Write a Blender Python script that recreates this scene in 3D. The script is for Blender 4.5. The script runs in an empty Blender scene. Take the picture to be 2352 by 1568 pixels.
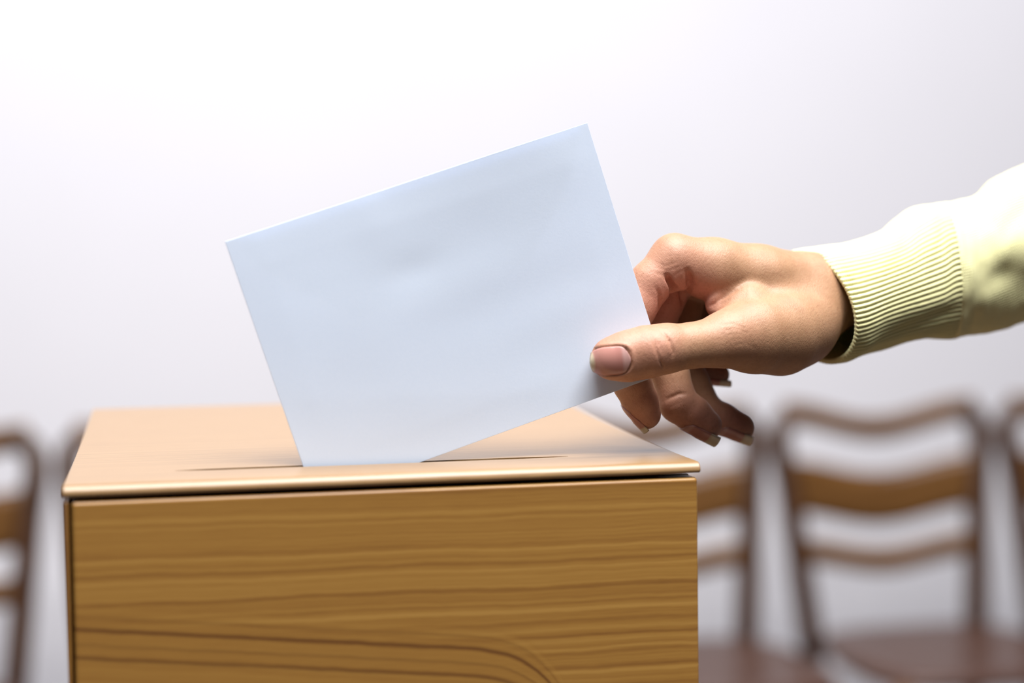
import bpy, bmesh, math, random
import numpy as np
from mathutils import Vector, Matrix, noise

# ------------------------------------------------------------------ camera
F_PX = 3700.0
PITCH, ROLL, YAW = 0.0384, -0.0128, 0.2102
CAM = np.array([0.0, 0.0, 1.10])
_cp, _sp = math.cos(PITCH), math.sin(PITCH)
_cr, _sr = math.cos(ROLL), math.sin(ROLL)
_M = np.array([[_cr, -_sr, 0], [_sr, _cr, 0], [0, 0, 1.0]])
_rt = np.array([1.0, 0, 0]); _fw = np.array([0, -_sp, _cp]); _up = np.array([0, -_cp, -_sp])
_AX = _M @ (math.cos(YAW) * _rt + math.sin(YAW) * _fw)      # world X (box width) seen from the camera
_AY = _M @ (-math.sin(YAW) * _rt + math.cos(YAW) * _fw)     # world Y (box depth)
_AZ = _M @ _up
RWC = np.array([_AX, _AY, _AZ])                             # camera (x right, y down, z forward) -> world
scene = bpy.context.scene
cd = bpy.data.cameras.new('camera'); cam = bpy.data.objects.new('camera', cd)
scene.collection.objects.link(cam); scene.camera = cam
Rb = RWC @ np.diag([1, -1, -1.0])
m = Matrix.Identity(4)
for i in range(3):
    for j in range(3): m[i][j] = Rb[i, j]
    m[i][3] = CAM[i]
cam.matrix_world = m
cd.sensor_width = 36.0; cd.lens = F_PX * 36.0 / 2352.0; cd.clip_start = 0.05
cd.dof.use_dof = True; cd.dof.focus_distance = 0.705; cd.dof.aperture_fstop = 3.1; cd.dof.aperture_blades = 0

# ------------------------------------------------------------------ light
vs = scene.view_settings
vs.view_transform = 'Standard'; vs.look = 'None'; vs.exposure = 0.0; vs.gamma = 1.0; vs.use_curve_mapping = False
wd = bpy.data.worlds.new('world'); scene.world = wd; wd.use_nodes = True
wd.node_tree.nodes['Background'].inputs[0].default_value = (0.72, 0.80, 1.0, 1)
wd.node_tree.nodes['Background'].inputs[1].default_value = 0.04
def area(name, loc, target, size, power, color=(1, 1, 1), sy=None):
    l = bpy.data.lights.new(name, 'AREA'); l.energy = power; l.color = color
    l.shape = 'RECTANGLE'; l.size = size; l.size_y = sy or size
    o = bpy.data.objects.new(name, l); scene.collection.objects.link(o); o.location = loc
    o.rotation_euler = (Vector(target) - Vector(loc)).to_track_quat('-Z', 'Y').to_euler()
    return o
area('overhead_light', (0.24, 0.10, 2.55), (0.24, 0.62, 1.1), 1.3, 76, (1, 0.98, 0.95), 0.8)
area('overhead_light', (0.3, 0.95, 3.4), (0.40, 3.45, 0.75), 4.0, 143, (0.965, 0.955, 1.0), 0.8)  # unseen wash lamp, added to brighten the back wall

# ------------------------------------------------------------------ pixel helpers
def ray(px, py):
    return RWC @ np.array([(px - 1176.0) / F_PX, (py - 784.0) / F_PX, 1.0])
O_BOX = CAM + RWC @ (np.array([-172.2241, 60.3116, 621.3274]) / 1000)
TS = 34.65                                                   # slot line, mm behind the lid front
Y_SLOT = O_BOX[1] + TS / 1000
def on_y(px, py, y):
    d = ray(px, py); return CAM + d * ((y - CAM[1]) / d[1])
def H(px, py, w):                                            # pixel on the plane w mm in front of the envelope -> hand mm
    p = on_y(px, py, Y_SLOT - w / 1000.0)
    return np.array([(p[0] - O_BOX[0]) * 1000, (p[2] - O_BOX[2]) * 1000, w])
def HR(px, py, w, r):                                        # radius in px at that spot -> mm
    d = ray(px, py); t = (Y_SLOT - w / 1000.0 - CAM[1]) / d[1]
    return r * t / F_PX * 1000
def h2w(q):                                                  # hand mm -> world
    q = np.asarray(q, float)
    return np.stack([O_BOX[0] + q[..., 0] / 1000, Y_SLOT - q[..., 2] / 1000, O_BOX[2] + q[..., 1] / 1000], -1)

# ------------------------------------------------------------------ object helpers
COL = scene.collection
def tag(o, label=None, cat=None, group=None, kind=None):
    if label: o['label'] = label
    if cat: o['category'] = cat
    if group: o['group'] = group
    if kind: o['kind'] = kind
    return o
def link_mesh(name, me, mat, parent=None, smooth=True, auto=None):
    o = bpy.data.objects.new(name, me); COL.objects.link(o)
    if mat is not None: me.materials.append(mat)
    if smooth:
        for p in me.polygons: p.use_smooth = True
    if parent is not None:
        o.parent = parent
        o.matrix_parent_inverse = parent_world(parent).inverted()
    return o
def parent_world(o):
    mw = o.matrix_basis.copy()
    if o.parent is not None: mw = parent_world(o.parent) @ o.matrix_parent_inverse @ mw
    return mw
def from_np(name, V, Fc, mat, parent=None, smooth=True):
    me = bpy.data.meshes.new(name); me.from_pydata([tuple(v) for v in V], [], [tuple(f) for f in Fc]); me.update()
    return link_mesh(name, me, mat, parent, smooth)
def from_bm(name, bm, mat, parent=None, smooth=False):
    me = bpy.data.meshes.new(name); bmesh.ops.recalc_face_normals(bm, faces=bm.faces[:]); bm.to_mesh(me); bm.free()
    return link_mesh(name, me, mat, parent, smooth)
def empty(name, loc):
    o = bpy.data.objects.new(name, None); COL.objects.link(o); o.location = loc; o.empty_display_size = 0.05
    return o
def bevel_smooth(o, w, seg=3, ang=40):
    b = o.modifiers.new('bevel', 'BEVEL'); b.width = w; b.segments = seg; b.limit_method = 'ANGLE'; b.angle_limit = math.radians(ang)
    b.harden_normals = True
    for p in o.data.polygons: p.use_smooth = True
def box_bm(x0, x1, y0, y1, z0, z1):
    bm = bmesh.new()
    v = [bm.verts.new((x, y, z)) for z in (z0, z1) for y in (y0, y1) for x in (x0, x1)]
    for q in ((0, 1, 3, 2), (4, 6, 7, 5), (0, 4, 5, 1), (2, 3, 7, 6), (0, 2, 6, 4), (1, 5, 7, 3)): bm.faces.new([v[i] for i in q])
    return bm
def tube(path, ra, rb, side, n=14):
    """swept elliptical tube; path points, half-sizes (scalars or lists), 'side' = direction of the ra axis"""
    P = [Vector(p) for p in path]; V = []; Fc = []
    for i, p in enumerate(P):
        t = (P[min(i + 1, len(P) - 1)] - P[max(i - 1, 0)]).normalized()
        s = Vector(side); s = (s - t * s.dot(t)).normalized(); b = t.cross(s)
        a_ = ra[i] if hasattr(ra, '__len__') else ra; b_ = rb[i] if hasattr(rb, '__len__') else rb
        for k in range(n):
            c, q = math.cos(2 * math.pi * k / n), math.sin(2 * math.pi * k / n)
            c = math.copysign(abs(c) ** .7, c); q = math.copysign(abs(q) ** .7, q)
            V.append(p + s * (c * a_) + b * (q * b_))
    for i in range(len(P) - 1):
        for k in range(n):
            Fc.append((i * n + k, i * n + (k + 1) % n, (i + 1) * n + (k + 1) % n, (i + 1) * n + k))
    Fc.append(tuple(range(n - 1, -1, -1))); Fc.append(tuple(range((len(P) - 1) * n, len(P) * n)))
    return V, Fc

# ------------------------------------------------------------------ materials
def mat(name):
    mt = bpy.data.materials.new(name); mt.use_nodes = True
    nt = mt.node_tree; b = nt.nodes['Principled BSDF']
    return mt, nt, b
class G:                                                     # tiny node-graph writer
    def __init__(s, nt): s.nt = nt
    def n(s, t, **kw):
        x = s.nt.nodes.new(t)
        for k, v in kw.items(): setattr(x, k, v)
        return x
    def set(s, inp, v):
        if hasattr(v, 'links') or isinstance(v, bpy.types.NodeSocket): s.nt.links.new(v, inp)
        else: inp.default_value = v
    def math(s, op, a, b=0.0, c=None, clamp=False):
        x = s.n('ShaderNodeMath', operation=op, use_clamp=clamp); s.set(x.inputs[0], a); s.set(x.inputs[1], b)
        if c is not None: s.set(x.inputs[2], c)
        return x.outputs[0]
    def mix(s, f, a, b, blend='MIX'):
        x = s.n('ShaderNodeMix', data_type='RGBA', blend_type=blend)
        s.set(x.inputs[0], f); s.set(x.inputs[6], a); s.set(x.inputs[7], b); return x.outputs[2]
    def ramp(s, f, stops, interp='LINEAR'):
        x = s.n('ShaderNodeValToRGB'); e = x.color_ramp.elements; x.color_ramp.interpolation = interp
        while len(e) < len(stops): e.new(0.5)
        for q, (p, c) in zip(e, stops): q.position = p; q.color = c if len(c) == 4 else (*c, 1)
        s.set(x.inputs[0], f); return x.outputs[0]
    def noise(s, vec, scale, detail=2, rough=.5, dist=0, dim='3D'):
        x = s.n('ShaderNodeTexNoise', noise_dimensions=dim)
        if dim != '1D': s.set(x.inputs['Vector'], vec)
        else: s.set(x.inputs['W'], vec)
        x.inputs['Scale'].default_value = scale; x.inputs['Detail'].default_value = detail
        x.inputs['Roughness'].default_value = rough; x.inputs['Distortion'].default_value = dist
        return x.outputs['Fac']
    def comb(s, x_, y_, z_):
        x = s.n('ShaderNodeCombineXYZ'); s.set(x.inputs[0], x_); s.set(x.inputs[1], y_); s.set(x.inputs[2], z_); return x.outputs[0]
    def coords(s, kind='Object'):
        t = s.n('ShaderNodeTexCoord'); x = s.n('ShaderNodeSeparateXYZ'); s.nt.links.new(t.outputs[kind], x.inputs[0])
        return t.outputs[kind], x.outputs[0], x.outputs[1], x.outputs[2]
    def bump(s, h, strength, dist, normal=None):
        x = s.n('ShaderNodeBump'); s.set(x.inputs['Height'], h); x.inputs['Strength'].default_value = strength
        x.inputs['Distance'].default_value = dist
        if normal is not None: s.nt.links.new(normal, x.inputs['Normal'])
        return x.outputs[0]

def plain(name, col, rough=.6, noise_amt=.06, scale=30, spec=.3):
    mt, nt, b = mat(name); g = G(nt); v, *_ = g.coords()
    f = g.noise(v, scale, 3)
    c0 = tuple(c * (1 - noise_amt) for c in col); c1 = tuple(min(1, c * (1 + noise_amt)) for c in col)
    g.set(b.inputs['Base Color'], g.ramp(f, [(.3, c0), (.7, c1)])); b.inputs['Roughness'].default_value = rough
    b.inputs['Specular IOR Level'].default_value = spec
    return mt

def wood_box(name, mode):
    """larch box timber: growth rings as flat ellipses (front) or straight lines (lid, sides). Object coords = metres from lid front-left corner"""
    mt, nt, b = mat(name); g = G(nt); v, x, y, z = g.coords()
    X = g.math('MULTIPLY', x, 1000); Y = g.math('MULTIPLY', y, 1000); Z = g.math('MULTIPLY', z, 1000)
    if mode == 'front':
        wob = g.math('MULTIPLY', g.math('SUBTRACT', g.noise(g.comb(g.math('MULTIPLY', X, .010), 0, g.math('MULTIPLY', Z, .03)), 1, 2), .5), 6.0)
        wob2 = g.math('MULTIPLY', g.math('SUBTRACT', g.noise(g.comb(g.math('MULTIPLY', X, .07), 0, g.math('MULTIPLY', Z, .15)), 1, 2), .5), 1.2)
        # nested flame tongues pointing right, fading into straight grain above them
        cu = g.math('MAXIMUM', g.math('DIVIDE', g.math('SUBTRACT', X, 145.0), 45.0), 0.0)
        curl = g.math('MULTIPLY', g.math('POWER', cu, 4.0), 12.0)
        r0 = g.math('ADD', g.math('ADD', Z, 89.0), g.math('ADD', g.math('MULTIPLY', X, .108), curl))
        r = g.math('ADD', g.math('ADD', r0, wob), wob2)
        st_ = g.math('ADD', g.math('ADD', Z, g.math('MULTIPLY', X, .012)), g.math('ADD', g.math('MULTIPLY', wob, .8), wob2))
        mk = g.math('DIVIDE', g.math('SUBTRACT', 50.0, r0), 12.0, clamp=True)
        mixv = lambda a, b: g.math('ADD', g.math('MULTIPLY', a, g.math('SUBTRACT', 1.0, mk)), g.math('MULTIPLY', b, mk))
        ring = mixv(g.noise(st_, .36, 1, .5, 0, '1D'), g.math('ADD', .26, g.math('MULTIPLY', g.noise(r, .30, 1, .5, 0, '1D'), .45)))   # irregular ring spacing
        ring2 = mixv(g.noise(st_, .09, 1, .5, 0, '1D'), g.noise(r, .09, 1, .5, 0, '1D'))
        fib = g.noise(g.comb(g.math('MULTIPLY', X, .06), 0, g.math('MULTIPLY', Z, 1.6)), 1, 3, .6)
        blot = g.noise(g.comb(g.math('MULTIPLY', X, .02), 0, g.math('MULTIPLY', Z, .05)), 1, 2)
        f = g.math('ADD', g.math('ADD', g.math('MULTIPLY', ring, .66), g.math('MULTIPLY', ring2, .22)), g.math('ADD', g.math('MULTIPLY', fib, .16), g.math('MULTIPLY', blot, .06)))
        col = g.ramp(f, [(.36, (.225, .100, .024)), (.50, (.315, .155, .035)), (.58, (.350, .180, .041)), (.72, (.41, .222, .055))])
        rr = g.math('ADD', r0, wob2)
        for rc, wd_, st in ((38.0, .9, .80), (26.8, .9, .65), (32.0, .7, .35), (43.0, .7, .25)):
            q = g.math('DIVIDE', g.math('SUBTRACT', rr, rc), wd_)
            k = g.math('MULTIPLY', g.math('EXPONENT', g.math('MULTIPLY', g.math('MULTIPLY', q, q), -1.0)), st)
            col = g.mix(k, col, (.105, .036, .012, 1))
        bumpf = fib; rough = .38
    else:
        A, Bq = (X, Y) if mode == 'lid' else (Z, Y)
        wob = g.math('MULTIPLY', g.noise(g.comb(g.math('MULTIPLY', A, .01), g.math('MULTIPLY', Bq, .01), 0), 1, 2), 9.0)
        r = g.math('ADD', Bq, wob)
        ring = g.noise(r, .55, 2, .6, 0, '1D')
        fib = g.noise(g.comb(g.math('MULTIPLY', A, .05), g.math('MULTIPLY', Bq, 2.0), 0), 1, 3, .6)
        f = g.math('ADD', g.math('MULTIPLY', ring, .75), g.math('MULTIPLY', fib, .25))
        if mode == 'lid': col = g.ramp(f, [(.38, (.205, .112, .042)), (.50, (.280, .166, .070)), (.64, (.335, .208, .095))])
        else: col = g.ramp(f, [(.34, (.20, .085, .022)), (.52, (.30, .145, .034)), (.72, (.38, .20, .05))])
        bumpf = fib; rough = .33
    g.set(b.inputs['Base Color'], col)
    b.inputs['Roughness'].default_value = rough
    b.inputs['Specular IOR Level'].default_value = .5
    b.inputs['Coat Weight'].default_value = .4 if mode == 'lid' else .10; b.inputs['Coat Roughness'].default_value = .45
    g.set(b.inputs['Normal'], g.bump(bumpf, .10, .0004))
    return mt

def wood_chair(name, c0, c1):
    mt, nt, b = mat(name); g = G(nt); v, x, y, z = g.coords()
    f = g.noise(g.comb(g.math('MULTIPLY', x, 6), g.math('MULTIPLY', y, 60), g.math('MULTIPLY', z, 30)), 1, 3, .6)
    g.set(b.inputs['Base Color'], g.ramp(f, [(.3, c0), (.7, c1)])); b.inputs['Roughness'].default_value = .35
    return mt

def skin_mat():
    mt, nt, b = mat('skin'); g = G(nt); v, x, y, z = g.coords()
    mm = g.n('ShaderNodeVectorMath', operation='SCALE'); nt.links.new(v, mm.inputs[0]); mm.inputs['Scale'].default_value = 1000
    V = mm.outputs[0]
    at = g.n('ShaderNodeAttribute', attribute_name='redness')
    base = g.ramp(g.noise(V, .12, 3), [(.3, (.345, .190, .106)), (.7, (.405, .230, .133))])
    red = (.55, .245, .19, 1)
    col = g.mix(g.math('MULTIPLY', at.outputs['Fac'], .8), base, red)
    mott = g.noise(V, .55, 4, .65)
    col = g.mix(g.math('MULTIPLY', g.math('SUBTRACT', mott, .5, clamp=True), 1.6), col, (.30, .135, .080, 1))
    fr = g.n('ShaderNodeTexVoronoi', feature='F1'); nt.links.new(V, fr.inputs['Vector']); fr.inputs['Scale'].default_value = .62
    dots = g.math('MULTIPLY', g.math('SUBTRACT', 1.0, g.math('MULTIPLY', fr.outputs['Distance'], 3.2), clamp=True), g.math('GREATER_THAN', g.noise(V, .35, 1), .52))
    col = g.mix(g.math('MULTIPLY', dots, .5), col, (.27, .120, .052, 1))
    g.set(b.inputs['Base Color'], col)
    b.inputs['Roughness'].default_value = .47; b.inputs['Specular IOR Level'].default_value = .38
    b.inputs['Subsurface Weight'].default_value = .07; b.inputs['Subsurface Radius'].default_value = (1.0, .35, .2); b.inputs['Subsurface Scale'].default_value = .0022
    vo = g.n('ShaderNodeTexVoronoi', feature='DISTANCE_TO_EDGE'); nt.links.new(V, vo.inputs['Vector']); vo.inputs['Scale'].default_value = 1.5
    cell = g.math('MINIMUM', g.math('MULTIPLY', vo.outputs['Distance'], 4.0), 1.0)
    st = g.noise(V, .8, 4, .6)
    def hatch(a):                                            # fine crossing skin lines
        ca, sa = math.cos(a), math.sin(a); p_ = g.math('ADD', g.math('MULTIPLY', x, 1000 * ca), g.math('MULTIPLY', z, 1000 * sa)); q_ = g.math('ADD', g.math('MULTIPLY', x, -1000 * sa), g.math('MULTIPLY', z, 1000 * ca))
        return g.noise(g.comb(g.math('MULTIPLY', p_, 2.1), g.math('MULTIPLY', q_, .45), g.math('MULTIPLY', y, 400)), 1, 2, .5)
    hgt = g.math('ADD', g.math('ADD', g.math('MULTIPLY', cell, .16), st), g.math('MULTIPLY', g.math('ADD', hatch(.6), hatch(-.7)), .55))
    g.set(b.inputs['Normal'], g.bump(hgt, .36, .0004))
    return mt

def nail_mat():
    mt, nt, b = mat('nail'); g = G(nt)
    at = g.n('ShaderNodeAttribute', attribute_name='along')   # 0 root .. 1 free edge
    col = g.ramp(at.outputs['Fac'], [(0, (.62, .36, .33)), (.16, (.66, .40, .37)), (.24, (.58, .27, .235)), (.86, (.60, .30, .25)), (.91, (.70, .58, .42)), (1, (.78, .73, .58))])
    g.set(b.inputs['Base Color'], col); b.inputs['Roughness'].default_value = .22
    tr = g.n('ShaderNodeBsdfTranslucent'); nt.links.new(col, tr.inputs[0]); mx = g.n('ShaderNodeMixShader'); mx.inputs[0].default_value = .25
    nt.links.new(b.outputs[0], mx.inputs[1]); nt.links.new(tr.outputs[0], mx.inputs[2]); nt.links.new(mx.outputs[0], nt.nodes['Material Output'].inputs[0])
    return mt

def knit_mat(name, rib):
    mt, nt, b = mat(name); g = G(nt)
    uv = g.n('ShaderNodeUVMap'); sx = g.n('ShaderNodeSeparateXYZ'); nt.links.new(uv.outputs[0], sx.inputs[0])
    u, v = sx.outputs[0], sx.outputs[1]                       # u: around in mm, v: along in mm
    # small V stitches
    wale = 2 * math.pi / (1.05 if not rib else 1.0); course = 2 * math.pi / 1.1
    tri = g.math('ABSOLUTE', g.math('SUBTRACT', g.math('FRACT', g.math('DIVIDE', u, 1.05)), .5))
    s1 = g.math('SINE', g.math('MULTIPLY', g.math('ADD', v, g.math('MULTIPLY', tri, 1.6)), course))
    s2 = g.math('SINE', g.math('MULTIPLY', u, wale))
    fz = g.noise(g.comb(u, v, 0), 1.6, 4, .7)
    hgt = g.math('ADD', g.math('ADD', g.math('MULTIPLY', s1, .22 if rib else .30), g.math('MULTIPLY', s2, 0.05 if rib else .40)), g.math('MULTIPLY', fz, .8))
    f = g.math('ADD', .5, g.math('MULTIPLY', g.math('ADD', s2, s1), 0.0 if rib else .10))
    col = g.ramp(g.math('ADD', g.math('MULTIPLY', f, .7), g.math('MULTIPLY', fz, .3)), [(.2, (.76, .73, .34)), (.75, (.84, .82, .50))])
    g.set(b.inputs['Base Color'], col); b.inputs['Roughness'].default_value = .9; b.inputs['Specular IOR Level'].default_value = .1
    b.inputs['Sheen Weight'].default_value = .12; b.inputs['Sheen Roughness'].default_value = .5
    b.inputs['Sheen Tint'].default_value = (1, 1, .8, 1)
    g.set(b.inputs['Normal'], g.bump(hgt, .55, .0006))
    return mt

def paper_mat():
    mt, nt, b = mat('pale_blue_paper'); g = G(nt); v, *_ = g.coords()
    mm = g.n('ShaderNodeVectorMath', operation='SCALE'); nt.links.new(v, mm.inputs[0]); mm.inputs['Scale'].default_value = 1000
    f = g.noise(mm.outputs[0], .9, 5, .7)
    g.set(b.inputs['Base Color'], g.ramp(f, [(.3, (.725, .815, .965)), (.7, (.75, .835, .975))]))
    b.inputs['Roughness'].default_value = .75; b.inputs['Specular IOR Level'].default_value = .2
    g.set(b.inputs['Normal'], g.bump(f, .12, .0003))
    tr = g.n('ShaderNodeBsdfTranslucent'); tr.inputs[0].default_value = (.70, .78, .92, 1)
    mx = g.n('ShaderNodeMixShader'); mx.inputs[0].default_value = .22
    nt.links.new(b.outputs[0], mx.inputs[1]); nt.links.new(tr.outputs[0], mx.inputs[2]); nt.links.new(mx.outputs[0], nt.nodes['Material Output'].inputs[0])
    return mt

M_FRONT = wood_box('larch_front', 'front'); M_LID = wood_box('larch_lid', 'lid'); M_SIDE = wood_box('larch_side', 'side')
M_SKIN = skin_mat(); M_NAIL = nail_mat(); M_CUFF = knit_mat('ribbed_knit', True); M_KNIT = knit_mat('jersey_knit', False)
M_PAPER = paper_mat()
M_WALL = plain('white_plaster', (.80, .79, .82), .9, .01, 3, .1)
M_FLOOR = plain('dark_floor', (.10, .085, .08), .5, .08, 6)
M_CHAIR = wood_chair('brown_chair_wood', (.115, .050, .013), (.175, .080, .022))
M_POST = wood_chair('shaded_post_wood', (.036, .014, .007), (.070, .029, .012))  # chair wood darkened: the shade on the posts is put into the colour
M_SEAT = wood_chair('dark_seat_wood', (.065, .027, .018), (.10, .044, .026))
M_TABLE = wood_chair('table_wood', (.10, .055, .025), (.15, .08, .035))

# ------------------------------------------------------------------ the room
Y_WALL = 3.45
tag(from_bm('wall_back', box_bm(-4.0, 5.0, Y_WALL, Y_WALL + .1, 0, 3.2), M_WALL), 'plain white plastered wall behind the row of chairs', 'wall', kind='structure')
tag(from_bm('floor', box_bm(-4.0, 5.0, -3.0, Y_WALL + .1, -.05, 0), M_FLOOR), 'plain dark floor under the chairs', 'floor', kind='structure')

# ------------------------------------------------------------------ ballot box
W, D = 0.2560, 0.267
Z0, ZB = 0.0046, 0.0148                                     # lid height at the front and at the back: the top is gently hollow
TABLE_Z = 0.74
GAP = 0.0019
ob = O_BOX
def place(o, parent=None):
    o.location = Vector(ob) if parent is None else (0, 0, 0)
    return o
bx = empty('ballot_box', (ob[0], ob[1], ob[2]))
tag(bx, 'light brown wooden ballot box with a slotted lid', 'ballot box')
def bpart(name, bm, mt, parent=None, bev=.0015, seg=3):
    o = bpy.data.objects.new(name, bpy.data.meshes.new(name))
    bmesh.ops.recalc_face_normals(bm, faces=bm.faces[:]); bm.to_mesh(o.data); bm.free()
    COL.objects.link(o); o.data.materials.append(mt); o.parent = parent or bx
    if bev: bevel_smooth(o, bev, seg)
    return o
HB = ob[2] - TABLE_Z                                         # body depth below the lid
# lid: sloping top, slot cut through it
bm = bmesh.new()
top_z = lambda y: Z0 + (ZB - Z0) * max(0, y / D) ** 1.55
RF = .0040                                                   # round nose of the lid's front edge
prof = [(.0008, 0), (D, 0), (D, ZB - .002), (D - .0006, ZB - .0006)] + [(D * t / 14, top_z(D * t / 14)) for t in range(13, 0, -1)]
prof += [(RF - RF * math.sin(a), top_z(0) - RF + RF * math.cos(a)) for a in [math.radians(q) for q in range(0, 91, 10)]]
v0 = [bm.verts.new((-.0012, y, z)) for y, z in prof]; v1 = [bm.verts.new((W + .0012, y, z)) for y, z in prof]
bm.faces.new(v0[::-1]); bm.faces.new(v1)
for i in range(len(prof)): bm.faces.new((v0[i], v0[(i + 1) % len(prof)], v1[(i + 1) % len(prof)], v1[i]))
lid = bpart('lid', bm, M_LID, bev=.0016, seg=4)
cut = bmesh.new()
sx0, sx1, sy, hw = .0415, .2085, TS / 1000, .0024
pts = []
n = 24
for i in range(n + 1):
    t = i / n; e = min(1, min(t, 1 - t) / .10); pts.append((sx0 + (sx1 - sx0) * t, sy + hw * max(.12, e ** .6)))
for i in range(n, -1, -1):
    t = i / n; e = min(1, min(t, 1 - t) / .10); pts.append((sx0 + (sx1 - sx0) * t, sy - hw * max(.12, e ** .6)))
lo = [cut.verts.new((x, y, -.01)) for x, y in pts]; hi = [cut.verts.new((x, y, .03)) for x, y in pts]
cut.faces.new(lo[::-1]); cut.faces.new(hi)
for i in range(len(pts)): cut.faces.new((lo[i], lo[(i + 1) % len(pts)], hi[(i + 1) % len(pts)], hi[i]))
bmesh.ops.recalc_face_normals(cut, faces=cut.faces[:])
cme = bpy.data.meshes.new('slot_cutter'); cut.to_mesh(cme); cut.free(); co = bpy.data.objects.new('slot_cutter', cme); COL.objects.link(co); co.parent = bx
bo = lid.modifiers.new('slot', 'BOOLEAN'); bo.operation = 'DIFFERENCE'; bo.object = co; bo.solver = 'EXACT'
bpy.context.view_layer.update()
dg = bpy.context.evaluated_depsgraph_get()
new = bpy.data.meshes.new_from_object(lid.evaluated_get(dg)); lid.modifiers.clear(); lid.data = new
bpy.data.objects.remove(co)
bpart('front_panel', box_bm(.0020, W - .0002, .0, .012, -HB, -GAP), M_FRONT, bev=.0016)
def side_bm(x0, x1, lip0, lip1):                             # side board with a thin lip that runs forward beside the front panel
    b = bmesh.new(); pl = [(x0, .0135), (x1, .0135), (x1, D), (x0, D)]
    if lip0 == x0: pl = [(x0, .0006), (lip1, .0006), (lip1, .0135), (x1, .0135), (x1, D), (x0, D)]
    else: pl = [(x0, .0135), (lip0, .0135), (lip0, .0006), (x1, .0006), (x1, D), (x0, D)]
    lo_ = [b.verts.new((x, y, -HB)) for x, y in pl]; hi_ = [b.verts.new((x, y, -GAP)) for x, y in pl]
    b.faces.new(lo_[::-1]); b.faces.new(hi_)
    for q in range(6): b.faces.new((lo_[q], lo_[(q + 1) % 6], hi_[(q + 1) % 6], hi_[q]))
    return b
bpart('side_panel', side_bm(-.0004, .0125, -.0004, .0009), M_SIDE, bev=.0004)
bpart('side_panel', box_bm(W - .0125, W + .0002, .0135, D, -HB, -GAP), M_SIDE, bev=.0004)
bpart('back_panel', box_bm(.0125, W - .0125, D - .012, D, -HB, -GAP), M_SIDE, bev=.001)
bpart('base_panel', box_bm(.0125, W - .0125, .0125, D - .0125, -HB + .001, -HB + .009), M_SIDE, bev=0)
for a, b_, c, d_ in ((.0135, W - .0135, .0130, .0200), (.0135, W - .0135, D - .0200, D - .0130), (.0135, .0200, .0205, D - .0205), (W - .0200, W - .0135, .0205, D - .0205)):
    bpart('lid_gap_frame', box_bm(a, b_, c, d_, -.012, .001), M_SIDE, bev=0)  # unseen frame, added to join the lid and stop light through the gap

# table under the box (below the frame)
tb = empty('table', (ob[0] + .13, ob[1] + .2, 0)); tag(tb, 'plain wooden table under the ballot box', 'table')
def tpart(name, b):
    o = from_bm(name, b, M_TABLE, tb); bevel_smooth(o, .004); return o
tx0, tx1, ty0, ty1 = ob[0] - .25, ob[0] + .55, ob[1] - .15, ob[1] + .42
tpart('table_top', box_bm(tx0, tx1, ty0, ty1, TABLE_Z - .03, TABLE_Z))
for xx in (tx0 + .03, tx1 - .08):
    for yy in (ty0 + .03, ty1 - .08): tpart('leg', box_bm(xx, xx + .05, yy, yy + .05, 0, TABLE_Z - .03))

# ------------------------------------------------------------------ envelope
EU, EV, ER = 253.06, 40.25, 0.3122
env = empty('envelope', tuple(h2w(np.array([EU - 80, EV - 20, 0])))); tag(env, 'pale blue paper envelope tilted into the box slot', 'envelope')
def env_pt(a, b, w):                                         # a: 0..162 from the left, b: 0..114 from the bottom
    c, s = math.cos(ER), math.sin(ER); x = a - 162
    return np.array([EU + c * x - s * b, EV + s * x + c * b, w])
def env_relief(a, b):
    e = min(1, min(a, 162 - a) / 14) * min(1, min(b, 114 - b) / 14); e = max(0, e)
    h = 0.5 * e
    dd = lambda x, y, sx, sy, am: am * math.exp(-((a - x) / sx) ** 2 - ((b - y) / sy) ** 2)
    h += dd(70, 78, 12, 7, -.55) + dd(92, 66, 30, 9, .45) + dd(120, 88, 28, 18, -.5) + dd(60, 108, 9, 14, .35) + dd(125, 40, 36, 10, .5) + dd(40, 40, 26, 30, .25)
    h += .35 * noise.noise((a * .03, b * .035, 2.2)) * e
    lim = max(0.0, min(1.0, (a + b * .3 - 25) / 30.0))
    if True:
        low = env_pt(a, b, 0)[1]
        k = max(0.0, min(1.0, (low - 8) / 25)); h *= k       # flat where the slot grips it
    ta, tb_ = a - 145, b - 16
    h *= 1 - .9 * math.exp(-(ta / 22) ** 2 - (tb_ / 16) ** 2)  # pressed flat between thumb and finger
    return h
def bend(a, b):                                              # whole sheet bows a little
    k = max(0.0, min(1.0, (env_pt(a, b, 0)[1] - 10) / 60)) * (1 - .95 * math.exp(-((a - 148) / 45) ** 2 - ((b - 12) / 40) ** 2))
    return k * (.8 * math.exp(-((a - 50) / 50) ** 2) * (1 - b / 114) + 3.0 * math.exp(-((a - 128) / 52) ** 2) * max(0.0, (b - 30) / 84) ** 1.5)
NA, NB = 82, 58
def sheet(fn):
    V = []; Fc = []
    for j in range(NB + 1):
        for i in range(NA + 1):
            a, b = 162 * i / NA, 114 * j / NB
            V.append(h2w(env_pt(a, b, fn(a, b))))
    for j in range(NB):
        for i in range(NA):
            k = j * (NA + 1) + i; Fc.append((k, k + 1, k + NA + 2, k + NA + 1))
    return V, Fc
V, Fc = sheet(lambda a, b: bend(a, b) + .22 + env_relief(a, b) * .5)
fo = from_np('front_sheet', V, Fc, M_PAPER, env)
V, Fc = sheet(lambda a, b: bend(a, b) - .18 - .15 * env_relief(a, b) * (1 if b < 110 else 0))
fo = from_np('back_sheet', V, Fc, M_PAPER, env)
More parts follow.
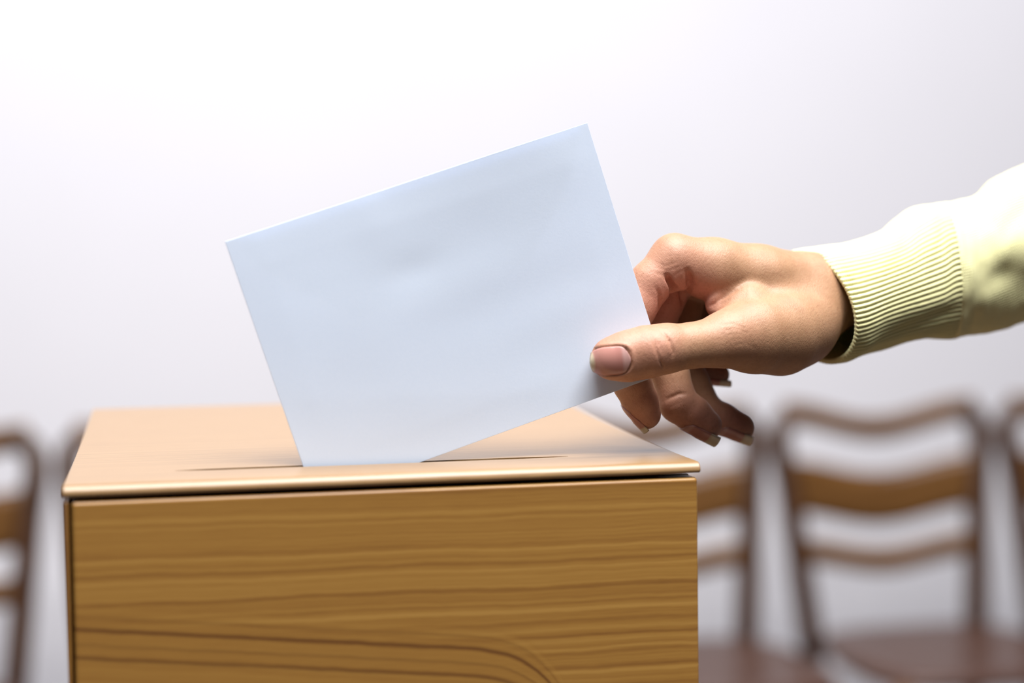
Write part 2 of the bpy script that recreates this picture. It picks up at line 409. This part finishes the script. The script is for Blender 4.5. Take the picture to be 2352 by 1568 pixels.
# folded edges close the two sheets
V = []; Fc = []; per = [(162 * i / NA, 114.0) for i in range(NA + 1)] + [(162.0, 114 - 114 * j / NB) for j in range(1, NB + 1)] + [(162 - 162 * i / NA, 0.0) for i in range(1, NA + 1)] + [(0.0, 114 * j / NB) for j in range(1, NB)]
for a, b in per:
    oa = .12 * (1 if a >= 162 else -1 if a <= 0 else 0); ob_ = .12 * (1 if b >= 114 else -1 if b <= 0 else 0)
    w0 = bend(a, b)
    V += [h2w(env_pt(a, b, w0 + .24)), h2w(env_pt(a + oa, b + ob_, w0 + .05)), h2w(env_pt(a, b, w0 - .19))]
L_ = len(per)
for i in range(L_):
    j = (i + 1) % L_
    for q in (0, 1): Fc.append((i * 3 + q, j * 3 + q, j * 3 + q + 1, i * 3 + q + 1))
from_np('folded_edge', V, Fc, M_PAPER, env, False)
# flap on the far side
V = []; Fc = []; N = 20
for j in range(13):
    for i in range(N + 1):
        t = j / 12; ins = 4 + 38 * t ** 1.4; a = ins + (162 - 2 * ins) * i / N; b = 113.2 - 46 * t
        V.append(h2w(env_pt(a, b, bend(a, b) - .85)))
for j in range(12):
    for i in range(N):
        k = j * (N + 1) + i; Fc.append((k, k + 1, k + N + 2, k + N + 1))
fo = from_np('flap', V, Fc, M_PAPER, env); s_ = fo.modifiers.new('thickness', 'SOLIDIFY'); s_.thickness = .0002; s_.offset = 0

# ------------------------------------------------------------------ the hand, one continuous surface
def seg(p, q, fw=1.0):                                       # p, q: (px, py, w, r_px)
    a = H(*p[:3]); b = H(*q[:3]); return (a, HR(*p), b, HR(*q), fw)
def chain(*pts, fw=1.0): return [seg(pts[i], pts[i + 1], fw) for i in range(len(pts) - 1)]
meta = []
meta += chain((1550, 601, -12, 60), (1640, 619, -15, 70), (1740, 644, -19, 80), (1850, 664, -28, 82), (1935, 660, -40, 70))
meta += chain((1560, 612, -30, 60), (1680, 635, -33, 72), (1890, 672, -42, 78))
meta += chain((1588, 628, -46, 56), (1700, 650, -48, 68), (1890, 672, -52, 74))
meta += chain((1625, 655, -60, 50), (1730, 670, -60, 64), (1890, 676, -58, 70))
thenar = chain((1672, 778, 7, 66), (1730, 770, 1, 82), (1790, 764, -7, 92), (1830, 748, -15, 88), (1900, 680, -32, 80), (1940, 655, -40, 72))
web = chain((1714, 703, -5, 54), (1652, 700, -8, 32))
wrist = chain((1925, 660, -40, 70), (2000, 628, -46, 70), (2110, 592, -52, 76)) + chain((1925, 660, -53, 70), (2000, 628, -57, 70), (2110, 592, -64, 76))
hypo = chain((1660, 745, -56, 60), (1770, 755, -52, 66), (1870, 705, -50, 72))
thumb = chain((1407, 823, 9.2, 50), (1440, 818, 9.6, 56), (1485, 808, 10.2, 58), (1530, 800, 10.4, 55), (1590, 793, 9.8, 50), (1635, 787, 8.6, 54), (1680, 776, 6.5, 66))
prox = [chain((1550, 601, -12, 59), (1496, 648, -12, 49), (1464, 700, -12, 47), (1437, 762, -11.5, 47)),
        chain((1560, 612, -30, 55), (1524, 690, -29, 47), (1493, 775, -27, 48)),
        chain((1588, 628, -46, 52), (1566, 710, -45, 45), (1545, 800, -40, 45)),
        chain((1625, 655, -60, 48), (1600, 720, -60, 42), (1572, 800, -55, 38))]
dist = [chain((1437, 762, -11.5, 47), (1434, 830, -10.5, 45), (1452, 880, -10.2, 44), (1470, 920, -10.6, 41), (1484, 951, -11, 34)),
        chain((1493, 775, -27, 48), (1540, 860, -22, 43), (1558, 926, -19, 44), (1592, 951, -18, 41.5), (1621, 976, -17, 37)),
        chain((1545, 800, -40, 45), (1590, 880, -39, 40), (1622, 942, -37, 37), (1662, 962, -36, 36), (1700, 981, -35, 33.5)),
        chain((1572, 800, -55, 38), (1588, 835, -52, 34), (1616, 852, -50, 29), (1650, 860, -49, 25.5))]
folds_cut = [chain((1531, 634, -1.5, 4), (1544, 660, -6, 9), (1558, 702, -13, 10)), chain((1577, 622, 0, 3), (1588, 652, -3.5, 9), (1601, 700, -9, 12)),
             chain((1628, 722, 1, 4), (1652, 694, 0, 6), (1684, 673, 1.5, 3))]
def d_seg(P, s):
    a, ra, b, rb, fw = s
    ab = b - a; t = np.clip(((P - a) @ ab) / (ab @ ab), 0, 1)
    q = P - (a + t[..., None] * ab)
    return np.sqrt((q * q).sum(-1)) - (ra + t * (rb - ra))
def smin(a, b, k):
    h = np.clip(.5 + .5 * (b - a) / k, 0, 1); return b + (a - b) * h - k * h * (1 - h)
def grp(P, segs, k):
    d = None
    for s in segs:
        e = d_seg(P, s); d = e if d is None else smin(d, e, k)
    return d
def hand_sdf(P):
    P = P.astype(np.float32)
    palm = grp(P, meta, 4.0)
    palm = smin(palm, grp(P, wrist, 4.0), 6.0)
    palm = smin(palm, grp(P, thenar, 6.0), 7.0)
    palm = smin(palm, grp(P, hypo, 3.0), 7.0)
    palm = smin(palm, grp(P, web, 2.0), 3.5)
    pr = None
    for c in prox:
        e = grp(P, c, 2.0); pr = e if pr is None else smin(pr, e, 1.4)
    body = smin(palm, pr, 2.4)
    th = grp(P, thumb, 3.0)
    th = -smin(-th, -(0.9 - P[..., 2] + np.maximum(0, P[..., 0] - 255) * -.6), .8)   # pad pressed flat on the paper
    body = smin(body, th, 3.0)
    for c in dist: body = smin(body, grp(P, c, 1.6), 1.0)
    for c in folds_cut: body = -smin(-body, grp(P, c, 1.0), 1.6)      # deep folds beside the index knuckle
    return body
def surface_nets(fn, lo, hi, h):
    ax = [np.arange(l, u + h, h, dtype=np.float32) for l, u in zip(lo, hi)]
    n = [len(a) for a in ax]
    S = np.empty(n, np.float32)
    Bk = 10; half = h * (Bk - 1) / 2
    nb = [-(-k // Bk) for k in n]
    cen = np.stack(np.meshgrid(*[np.array([ax[q][min(b * Bk, n[q] - 1)] + half for b in range(nb[q])], np.float32) for q in range(3)], indexing='ij'), -1)
    dc = fn(cen); act = np.abs(dc) < half * 1.74 + 2.5        # only blocks that the surface may cross
    S[:] = np.repeat(np.repeat(np.repeat(dc, Bk, 0), Bk, 1), Bk, 2)[:n[0], :n[1], :n[2]]
    for a, b, c_ in zip(*np.nonzero(act)):
        xs, ys, zs = (ax[q][i_ * Bk:(i_ + 1) * Bk] for q, i_ in ((0, a), (1, b), (2, c_)))
        P = np.stack(np.meshgrid(xs, ys, zs, indexing='ij'), -1)
        S[a * Bk:(a + 1) * Bk, b * Bk:(b + 1) * Bk, c_ * Bk:(c_ + 1) * Bk] = fn(P)
    ins = S < 0
    cnt = np.zeros([k - 1 for k in n], np.int8)
    for dx in (0, 1):
        for dy in (0, 1):
            for dz in (0, 1): cnt += ins[dx:n[0] - 1 + dx, dy:n[1] - 1 + dy, dz:n[2] - 1 + dz]
    I, J, K = np.nonzero((cnt > 0) & (cnt < 8))
    idx = -np.ones(cnt.shape, np.int64); idx[I, J, K] = np.arange(len(I))
    acc = np.zeros((len(I), 3)); c = np.zeros(len(I))
    cor = [(a, b, d) for a in (0, 1) for b in (0, 1) for d in (0, 1)]
    for A in cor:
        for B in cor:
            if sum(B) - sum(A) == 1 and all(b >= a for a, b in zip(A, B)):
                sa = S[I + A[0], J + A[1], K + A[2]]; sb = S[I + B[0], J + B[1], K + B[2]]
                mk = (sa < 0) != (sb < 0); t = np.where(mk, sa / np.where(mk, sa - sb, 1), 0)
                pos = np.array(A)[None] + t[:, None] * (np.array(B) - np.array(A))[None]
                acc += pos * mk[:, None]; c += mk
    Vt = np.stack([ax[0][I], ax[1][J], ax[2][K]], -1) + acc / c[:, None] * h
    quads = []
    for axis in range(3):
        o1, o2 = [(1, 2), (2, 0), (0, 1)][axis]
        sl = [slice(1, -1)] * 3; sl[axis] = slice(0, -1); sh = list(sl); sh[axis] = slice(1, None)
        A = ins[tuple(sl)]; B = ins[tuple(sh)]
        a, b, d = np.nonzero(A != B); fl = A[a, b, d]
        base = np.stack([a, b, d], -1) + 1; base[:, axis] -= 1
        def at(q1, q2):
            w = base.copy(); w[:, o1] -= q1; w[:, o2] -= q2; return idx[w[:, 0], w[:, 1], w[:, 2]]
        q = np.stack([at(1, 1), at(0, 1), at(0, 0), at(1, 0)], -1)
        q[~fl] = q[~fl][:, ::-1]; quads.append(q)
    return Vt, np.concatenate(quads)
def grad(P, e=.15):
    g = np.zeros_like(P)
    for k in range(3):
        d = np.zeros(3); d[k] = e; g[:, k] = hand_sdf(P + d) - hand_sdf(P - d)
    return g / np.maximum(np.linalg.norm(g, axis=1, keepdims=True), 1e-6)
lo = H(1340, 1010, 0); lo = np.array([lo[0] - 6, lo[1] - 12, -92.0]); hi = np.array([H(2150, 600, -40)[0], H(1550, 500, -20)[1] + 3, 24.0])
HV, HF = surface_nets(hand_sdf, lo, hi, 0.7)
for _ in range(2):                                           # pull the vertices onto the exact surface
    gN = grad(HV.astype(np.float32)); HV = HV - gN * hand_sdf(HV.astype(np.float32))[:, None]
gN = grad(HV.astype(np.float32))
# creases and knuckle folds, cut into the surface
px_xy = lambda pts, w: np.array([H(x, y, w)[:2] for x, y in pts])
def poly_dist(P2, pl):
    d = np.full(len(P2), 1e9)
    for a, b in zip(pl[:-1], pl[1:]):
        ab = b - a; t = np.clip(((P2 - a) @ ab) / (ab @ ab), 0, 1); d = np.minimum(d, np.linalg.norm(P2 - a - t[:, None] * ab, axis=1))
    return d
disp = np.zeros(len(HV)); face = np.clip(gN[:, 2] * 1.6, 0, 1); soft_face = np.clip(gN[:, 2] * 2 + .7, 0, 1)
red = np.zeros(len(HV))
near = HV[:, 2] > -26
for pts, w, width, depth in [
        ([(1495, 765), (1499, 780), (1502, 796), (1510, 819), (1518, 838)], 20, .50, .75),
        ([(1521, 760), (1530, 772), (1537, 786), (1543, 808), (1542, 829)], 20, .50, .95),
        ([(1509, 780), (1513, 795), (1519, 812)], 20, .4, .5), ([(1512, 828), (1520, 836), (1526, 848)], 20, .4, .5),
        ([(1528, 800), (1533, 815), (1535, 832)], 20, .4, .18),
        ([(1501, 655), (1514, 674), (1520, 701), (1519, 735)], -3, .8, .9),
        ([(1529, 634), (1545, 659), (1555, 688)], -4, 1.0, 1.6),
        ([(1575, 622), (1587, 653), (1594, 682), (1600, 705)], -4, 1.1, 2.2),
        ([(1625, 725), (1640, 708), (1660, 690), (1685, 672), (1705, 662)], 4, 1.1, 1.5),
        ([(1640, 722), (1665, 700), (1690, 685)], 6, .6, .5),
        ([(1528, 922), (1542, 912), (1558, 904), (1580, 903)], -12, .8, .9), ([(1538, 940), (1555, 928), (1570, 922)], -10, .5, .2),
        ([(1510, 600), (1530, 612), (1560, 600)], 0, .5, .18), ([(1505, 610), (1535, 622), (1575, 608)], 0, .5, .18),
        ([(1545, 640), (1560, 625), (1570, 620)], 0, .5, .2), ([(1500, 622), (1520, 630), (1545, 628)], 0, .5, .15)]:
    pl = px_xy(pts, w); d = poly_dist(HV[:, :2], pl); e0 = np.linalg.norm(HV[:, :2] - pl[0], axis=1); e1 = np.linalg.norm(HV[:, :2] - pl[-1], axis=1)
    run = np.linalg.norm(np.diff(pl, axis=0), axis=1).sum() * .35
    disp -= depth * np.exp(-(d / width) ** 2) * (soft_face if w == -4 else face) * near * np.clip(np.minimum(e0, e1) / run, 0, 1) ** .7   # fading at both ends
for i in range(5):                                           # wrinkles over the thumb base
    o = i * 11
    d = poly_dist(HV[:, :2], px_xy([(1640 + o * .6, 745 + o), (1665 + o * .6, 742 + o), (1692 + o * .5, 752 + o)], 8)); disp -= .13 * np.exp(-(d / .45) ** 2) * face
# soft swelling either side of the thumb knuckle, tendon and knuckle head
def blob(px, py, w, rad):
    c = H(px, py, w); return np.exp(-(((HV - c) / rad) ** 2).sum(1))
disp += .5 * blob(1520, 800, 20, 5.5) + .8 * blob(1545, 548, -12, 8) - .5 * blob(1470, 835, 20, 6)
for px, py, w, rd, am in [(1420, 825, 12, 16, .75), (1520, 800, 18, 9, .55), (1485, 950, -6, 16, .8), (1610, 970, -12, 16, .85), (1690, 975, -28, 14, .75), (1500, 690, -6, 16, .7), (1560, 690, -14, 16, .9), (1600, 690, -14, 12, .8), (1650, 865, -45, 10, .4), (1560, 590, -4, 14, .35), (1680, 760, 14, 16, .25)]:
    red += am * blob(px, py, w, rd)
# bed of the thumbnail
NC = H(1404, 829, 17)[:2]; NL, NW = 7.7, 6.2                 # half length, half width in mm
nax = np.array([-1.0, -.10]); nax /= np.linalg.norm(nax); nay = np.array([-nax[1], nax[0]])
rel = HV[:, :2] - NC; na = rel @ nax; nb = rel @ nay
sup = ((np.abs(na) / NL) ** 3.2 + (np.abs(nb) / NW) ** 3.2) ** (1 / 3.2)
bed = np.clip((1.06 - sup) / .07, 0, 1) * (face > .1)
rim = np.exp(-((sup - 1.16) / .10) ** 2) * face * (na < NL * .8)
disp += np.where(gN[:, 2] > 0, -.95 * bed + .32 * rim, 0)
HV2 = HV + gN * disp[:, None]
person = empty('person', tuple(h2w(H(1900, 700, -40))))
tag(person, 'right hand and forearm in a pale yellow knit sleeve, holding the envelope', 'person')
hand = from_np('hand', h2w(HV2), HF, M_SKIN, person)
at = hand.data.attributes.new('redness', 'FLOAT', 'POINT'); at.data.foreach_set('value', np.clip(red, 0, 1).astype(np.float32))

# ------------------------------------------------------------------ nails
def nail_mesh(V, nu, nv, along, parent, thick=.0004):
    Fc = [(j * (nu + 1) + i, j * (nu + 1) + i + 1, (j + 1) * (nu + 1) + i + 1, (j + 1) * (nu + 1) + i) for j in range(nv) for i in range(nu)]
    o = from_np('fingernail', V, Fc, M_NAIL, parent)
    a = o.data.attributes.new('along', 'FLOAT', 'POINT'); a.data.foreach_set('value', np.array(along, np.float32))
    s = o.modifiers.new('thickness', 'SOLIDIFY'); s.thickness = thick; s.offset = 0
    return o
nu, nv = 20, 24; P = []; al = []
for j in range(nv + 1):
    t = -1 + 2 * j / nv
    half = (1 - min(1, abs(t)) ** 5 * .55) if t < 0 else (1 - t ** 3.2 * .34)
    for i in range(nu + 1):
        s = -1 + 2 * i / nu
        ln = NL * t - (1.5 * s * s * t if t > 0 else -.9 * s * s * t * t)
        xy = NC + nax * ln + nay * (NW * .97 * s * half); P.append([xy[0], xy[1], 22.0]); al.append(min(1, max(0, (ln + NL) / (2 * NL))))
P = np.array(P, np.float32)
for _ in range(40): P[:, 2] -= np.clip(hand_sdf(P), -1, 1) * .8
zz = P[:, 2].reshape(nv + 1, nu + 1)
for j in range(nv + 1):                                      # keep the free edge level instead of dropping over the tip
    t = -1 + 2 * j / nv
    if t > .35: zz[j] = np.maximum(zz[j], zz[int((.35 + 1) / 2 * nv)] - (t - .35) * 9.0)
P[:, 2] = zz.reshape(-1) - .42
nail_mesh(h2w(P), nu, nv, al, hand)
def tip_nail(p_root, p_tip, w0, w1, dors, width, free_px, rad):
    """nail on the far side of a finger seen from its pad: root and tip of the finger end (px), direction 'dors' of the back of the finger"""
    a = H(*p_root, w0); b = H(*p_tip, w1); ax_ = (b - a) / np.linalg.norm(b - a)
    d = np.array(dors, float); d -= ax_ * (d @ ax_); d /= np.linalg.norm(d); sd = np.cross(ax_, d)
    L = np.linalg.norm(b - a); fr = free_px / 5.2; V = []; al = []; nu, nv = 14, 18
    for j in range(nv + 1):
        t = j / nv; ln = t * (L + fr)
        taper = 1 - .25 * max(0, (t - .7) / .3) ** 2
        for i in range(nu + 1):
            s = (-1 + 2 * i / nu) * width / 2 * taper * (1 if t > .12 else .6 + .4 * t / .12); th = s / rad
            rr = rad
            q = a + ax_ * (ln - (.9 * (s / width * 2) ** 2 if t > .8 else 0)) + sd * (math.sin(th) * rr) + d * (math.cos(th) * rr - rad)
            V.append(q); al.append(t * .98)
    V = np.array(V)
    # seat the plate on the skin, the free edge runs on straight
    K = int(nv * L / (L + fr) * .72); G_ = V.reshape(nv + 1, nu + 1, 3); body = G_[:K + 1].reshape(-1, 3).astype(np.float32)
    for _ in range(6): body = body - grad(body) * np.clip(hand_sdf(body) - .12, -2, 2)[:, None]
    G_[:K + 1] = body.reshape(K + 1, nu + 1, 3)
    for j in range(K + 1, nv + 1): G_[j] = G_[K] + (ax_ - d * .04) * ((j - K) / nv * (L + fr)) - ax_[None] * (1.2 * (np.linspace(-1, 1, nu + 1) ** 2) * (j - K) / (nv - K))[:, None]
    V = G_.reshape(-1, 3); kf = nv * L / (L + fr); al = [min(1.0, (q // (nu + 1)) / kf * .89) for q in range(len(V))]
    nail_mesh(h2w(V), nu, nv, al, hand, .0005)
tip_nail((1440, 925), (1482, 972), -13, -13.5, (-.80, -.58, -.35), 9.5, 16, 6.0)
tip_nail((1572, 975), (1624, 1003), -17, -16.5, (-.42, -.85, .12), 10.5, 28, 6.6)
tip_nail((1650, 985), (1702, 1006), -34, -33.5, (-.36, -.85, .12), 10.0, 26, 6.2)
tip_nail((1612, 875), (1650, 880), -48.5, -48, (-.1, -.95, .1), 8.0, 32, 5.0)

# ------------------------------------------------------------------ sleeve and ribbed cuff
ST = [  # top px, bottom px, near-side px, centre w, depth half-size mm
    ((1843, 576), (1889, 832), (1966, 722), -33, 31), ((1868, 571), (1905, 832), (1983, 718), -34, 31), ((1900, 566), (1925, 829), (2004, 712), -36, 31),
    ((1960, 557), (1962, 815), (2040, 698), -40, 30), ((2040, 530), (2010, 803), (2090, 680), -45, 30),
    ((2078, 500), (2065, 782), (2130, 665), -48, 30), ((2112, 478), (2110, 772), (2170, 650), -51, 30),
    ((2150, 470), (2165, 776), (2197, 636), -53, 31), ((2190, 463), (2205, 774), (2232, 628), -55, 31), ((2240, 448), (2245, 766), (2272, 612), -58, 31),
    ((2285, 408), (2300, 755), (2325, 590), -61, 32), ((2352, 380), (2360, 737), (2390, 560), -66, 33),
    ((2480, 330), (2480, 700), (2510, 520), -74, 34), ((2650, 255), (2640, 650), (2660, 460), -84, 36), ((2800, 150), (2800, 610), (2820, 390), -92, 38),
    ((2880, 30), (2960, 520), (2950, 280), -97, 40), ((2850, -120), (3060, 330), (2980, 100), -100, 42), ((2800, -330), (3090, 60), (2950, -130), -102, 43), ((2760, -560), (3080, -240), (2920, -400), -103, 44)]
ctr = []; va = []; vb = []
for T, B, N_, wc, rw in ST:
    t = H(*T, wc); b = H(*B, wc); c = (t + b) / 2; ctr.append(c); va.append((t - b) / 2); vb.append(H(*N_, wc + rw) - c)
ctr, va, vb = map(np.array, (ctr, va, vb))
def cr(A, s):
    n = len(A) - 1; i = min(int(s), n - 1); t = s - i
    p0, p1, p2, p3 = A[max(i - 1, 0)], A[i], A[i + 1], A[min(i + 2, n)]
    return .5 * ((2 * p1) + (-p0 + p2) * t + (2 * p0 - 5 * p1 + 4 * p2 - p3) * t * t + (-p0 + 3 * p1 - 3 * p2 + p3) * t ** 3)
SEAM = 7.4
arc = [0.0]
for k in range(1, 1801):
    arc.append(arc[-1] + np.linalg.norm(cr(ctr, k / 100) - cr(ctr, (k - 1) / 100)))
def arc_at(s): return arc[int(min(1800, round(s * 100)))]
# folds: (station, angle in degrees (0 top, 90 near side, 180 bottom), extents, height mm)
FOLDS = [(9.6, 100, .55, 10, -2.6), (10.2, 84, .9, 16, 1.9), (9.0, 118, .7, 14, 1.5), (8.2, 135, .35, 18, -1.9), (7.9, 95, .35, 20, 1.2), (8.4, 60, .5, 18, -.9),
         (10.9, 118, 1.1, 13, -1.8), (11.4, 95, 1.2, 16, 1.6), (10.6, 60, .5, 16, -1.4), (9.6, 35, .6, 20, 1.0), (9.2, 150, .8, 14, 1.1), (10.5, 150, .8, 14, -1.2),
         (6.0, 118, 1.3, 7, -1.0), (4.2, 125, 1.2, 8, -1.2), (5.2, 105, 1.6, 10, .8), (2.6, 128, 1.5, 11, .9), (3.4, 148, 1.6, 12, -1.3), (5.6, 145, 1.0, 16, .8)]
def fold(s, ph):
    d = math.degrees(ph) % 360; h = 0
    for fs, fa, es, ea, hh in FOLDS:
        da = (d - fa + 180) % 360 - 180
        h += hh * math.exp(-((s - fs) / es) ** 2 - (da / ea) ** 2)
    return h
_rc = {}
def ring_pt(s, ph, extra):
    if s not in _rc: _rc[s] = (cr(ctr, s), cr(va, s), cr(vb, s))
    c, a, b = _rc[s]
    dvec = math.cos(ph) * a + math.sin(ph) * b; L = math.sqrt(dvec[0] * dvec[0] + dvec[1] * dvec[1] + dvec[2] * dvec[2])
    return c + dvec * (1 + extra / L)
def tube_surface(name, srows, nphi, offset, matl, parent):
    V = []; Fc = []; uvs = []
    for s, inner in srows:
        per_ = 2 * math.pi * 27
        for k in range(nphi):
            ph = 2 * math.pi * k / nphi
            V.append(ring_pt(s, ph, offset(s, ph, inner)))
            uvs.append((per_ * k / nphi, arc_at(s)))
    R = len(srows)
    for j in range(R - 1):
        for k in range(nphi):
            k2 = (k + 1) % nphi; Fc.append((j * nphi + k, j * nphi + k2, (j + 1) * nphi + k2, (j + 1) * nphi + k))
    me = bpy.data.meshes.new(name); me.from_pydata([tuple(v) for v in h2w(np.array(V))], [], Fc); me.update()
    uvl = me.uv_layers.new(name='UVMap'); per_ = 2 * math.pi * 27
    buf = np.zeros(len(me.loops) * 2, np.float32); li = 0
    for f in Fc:
        big = max(uvs[i][0] for i in f) > per_ * .75
        for i in f:
            u = uvs[i][0]
            if big and u < per_ * .25: u += per_
            buf[li] = u; buf[li + 1] = uvs[i][1]; li += 2
    uvl.data.foreach_set('uv', buf)
    return link_mesh(name, me, matl, parent, True)
RIBS = 78
def cuff_off(s, ph, inner):
    r = math.cos(ph * RIBS + .5 * math.sin(s * 1.3 + ph * 2))
    rib = .75 * (2 * (.5 + .5 * r) ** .33 - 1.3) * (1 if not inner else .6)
    edge = .10 * noise.noise((ph * 30, s * 3, 1.0))
    f = fold(s, ph) * min(1, s / 1.2 + .15)
    if inner: return f * .6 - 1.9 + rib * -.5 + edge
    return f + rib + edge + .35 * noise.noise((ph * 2.2, s * .9, 7)) * min(1, s)
rows = [(3.0 - 3.0 * i / 10, True) for i in range(11)]
rows[-1] = (0.04, True)
rows += [(0.0, None)]
rows += [(0.03 + (SEAM - .03) * i / 92, False) for i in range(93)]
def cuff_off2(s, ph, inner):
    if inner is None: return -.95 + .25 * math.cos(ph * RIBS) + .15 * noise.noise((ph * 40, 2, 1.0))
    return cuff_off(s, ph, inner)
def sleeve_off(s, ph, inner):
    base = fold(s, ph) + 1.1 * noise.noise((ph * 1.3, s * .8, 3.3)) * min(1, max(0, (s - SEAM) / .7)) + .35 * noise.noise((ph * 4, s * 2.2, 9))
    return base + .55 * math.exp(-((s - SEAM - .15) / .18) ** 2)
srows = [(SEAM - .06, False)] + [(SEAM + (18 - SEAM) * i / 120, False) for i in range(121)]
sleeve = tube_surface('sleeve', srows, 220, sleeve_off, M_KNIT, person)
# round cap where the upper arm ends
bmc = bmesh.new(); bmc.from_mesh(sleeve.data); bmc.verts.ensure_lookup_table()
bmc.faces.new([bmc.verts[len(bmc.verts) - 220 + k] for k in range(220)]); bmc.to_mesh(sleeve.data); bmc.free()
cuff = tube_surface('cuff', rows, RIBS * 8, cuff_off2, M_CUFF, sleeve)
cuff['label'] = 'ribbed knit cuff'

# ------------------------------------------------------------------ chairs
Y_CH = 2.72
def x_at(px, py=955): return on_y(px, py, Y_CH)[0]
def make_chair():
    r = empty('chair', (0, 0, 0))
    TZ, SZ, hw_t, hw_b = .852, .476, .196, .156
    for s in (-1, 1):
        path = [(s * hw_b, -.055, SZ - .06), (s * (hw_b + .006), -.048, SZ), (s * (hw_b + .018), -.030, .60), (s * (hw_b + .030), -.012, .72), (s * hw_t, .0, .79),
                (s * (hw_t + .001), .004, .813), (s * (hw_t - .006), .006, .833), (s * (hw_t - .022), .008, .848), (s * (hw_t - .045), .008, .850)]
        V, Fc = tube(path, [.021] * 9, [.022] * 5 + [.021, .016, .015, .013], (1, 0, 0.3)); from_np('back_post', V, Fc, M_POST, r)
    def rail(name, z, hh, dip, th, y, hw):
        V = []; Fc = []; n = 24; prof = [(-1, -1), (1, -1), (1, -.6), (1, .6), (1, 1), (-1, 1), (-1, .6), (-1, -.6)]
        for i in range(n + 1):
            t = -1 + 2 * i / n; zz = z - dip * (math.cos(t * math.pi) * .5 + .5); yy = y + .018 * (1 - t * t)
            for a, b in prof: V.append((hw * t, yy + a * th * (.6 if abs(b) == 1 else 1), zz + b * hh))
        for i in range(n):
            for k in range(8): Fc.append((i * 8 + k, i * 8 + (k + 1) % 8, (i + 1) * 8 + (k + 1) % 8, (i + 1) * 8 + k))
        Fc.append(tuple(range(7, -1, -1))); Fc.append(tuple(range(n * 8, n * 8 + 8)))
        return from_np(name, V, Fc, M_CHAIR, r)
    rail('top_rail', .853, .022, .034, .012, .006, hw_t - .012)
    rail('back_slat', .722, .048, .030, .008, -.012, .188)
    rail('back_slat', .608, .022, .026, .008, -.030, .174)
    # saddle seat, rounded front
    V = []; Fc = []; n = 40; out = []
    for i in range(n):
        a = 2 * math.pi * i / n; c, s = math.cos(a), math.sin(a)
        x = math.copysign(abs(c) ** .5, c) * .197; y = math.copysign(abs(s) ** .5, s) * .195 - .262
        x *= 1 - .12 * max(0, (y + .262) / .195); out.append((x, y))
    lev = [(0.0, SZ - .022, .97), (0, SZ - .016, 1), (0, SZ - .006, 1), (0, SZ, .975), (0, SZ - .004, .8), (0, SZ - .010, .45)]
    for _, z, k in lev:
        for x, y in out: V.append((x * k, (y + .262) * k - .262, z))
    for j in range(len(lev) - 1):
        for i in range(n): Fc.append((j * n + i, j * n + (i + 1) % n, (j + 1) * n + (i + 1) % n, (j + 1) * n + i))
    Fc.append(tuple(range(n - 1, -1, -1))); Fc.append(tuple(range((len(lev) - 1) * n, len(lev) * n)))
    from_np('seat', V, Fc, M_SEAT, r)
    for s in (-1, 1):
        V, Fc = tube([(s * .165, -.43, SZ - .015), (s * .175, -.445, .0)], .016, .016, (1, 0, 0)); from_np('leg', V, Fc, M_CHAIR, r)
        V, Fc = tube([(s * hw_b, -.055, SZ - .03), (s * .165, .0, .0)], .015, .016, (1, 0, 0)); from_np('leg', V, Fc, M_CHAIR, r)
        V, Fc = tube([(s * .17, -.438, .20), (s * .160, -.025, .20)], .010, .010, (0, 0, 1)); from_np('stretcher', V, Fc, M_CHAIR, r)
    V, Fc = tube([(-.17, -.437, .26), (.17, -.437, .26)], .010, .010, (0, 0, 1)); from_np('stretcher', V, Fc, M_CHAIR, r)
    return r
def copy_tree(o, parent=None):
    c = o.copy(); COL.objects.link(c); c.parent = parent
    for ch in list(o.children): copy_tree(ch, c)
    return c
proto = make_chair()
HWC = .218
spots = [((x_at(1778) + x_at(2262)) / 2, 'brown wooden slat-back chair wholly in view right of the ballot box'),
         (x_at(1774) - HWC - .014, 'brown wooden chair half hidden by the right side of the ballot box'),
         (x_at(2288) + HWC, 'brown wooden chair cut off by the right edge of the picture'),
         (x_at(112) - HWC, 'brown wooden chair cut off by the left edge of the picture'),
         (x_at(122) + HWC, 'brown wooden chair almost wholly hidden behind the left side of the ballot box')]
for i, (x, lb) in enumerate(spots):
    o = proto if i == 0 else copy_tree(proto)
    o.location = (x, Y_CH, 0)
    tag(o, lb, 'chair', 'row of wooden chairs along the wall')
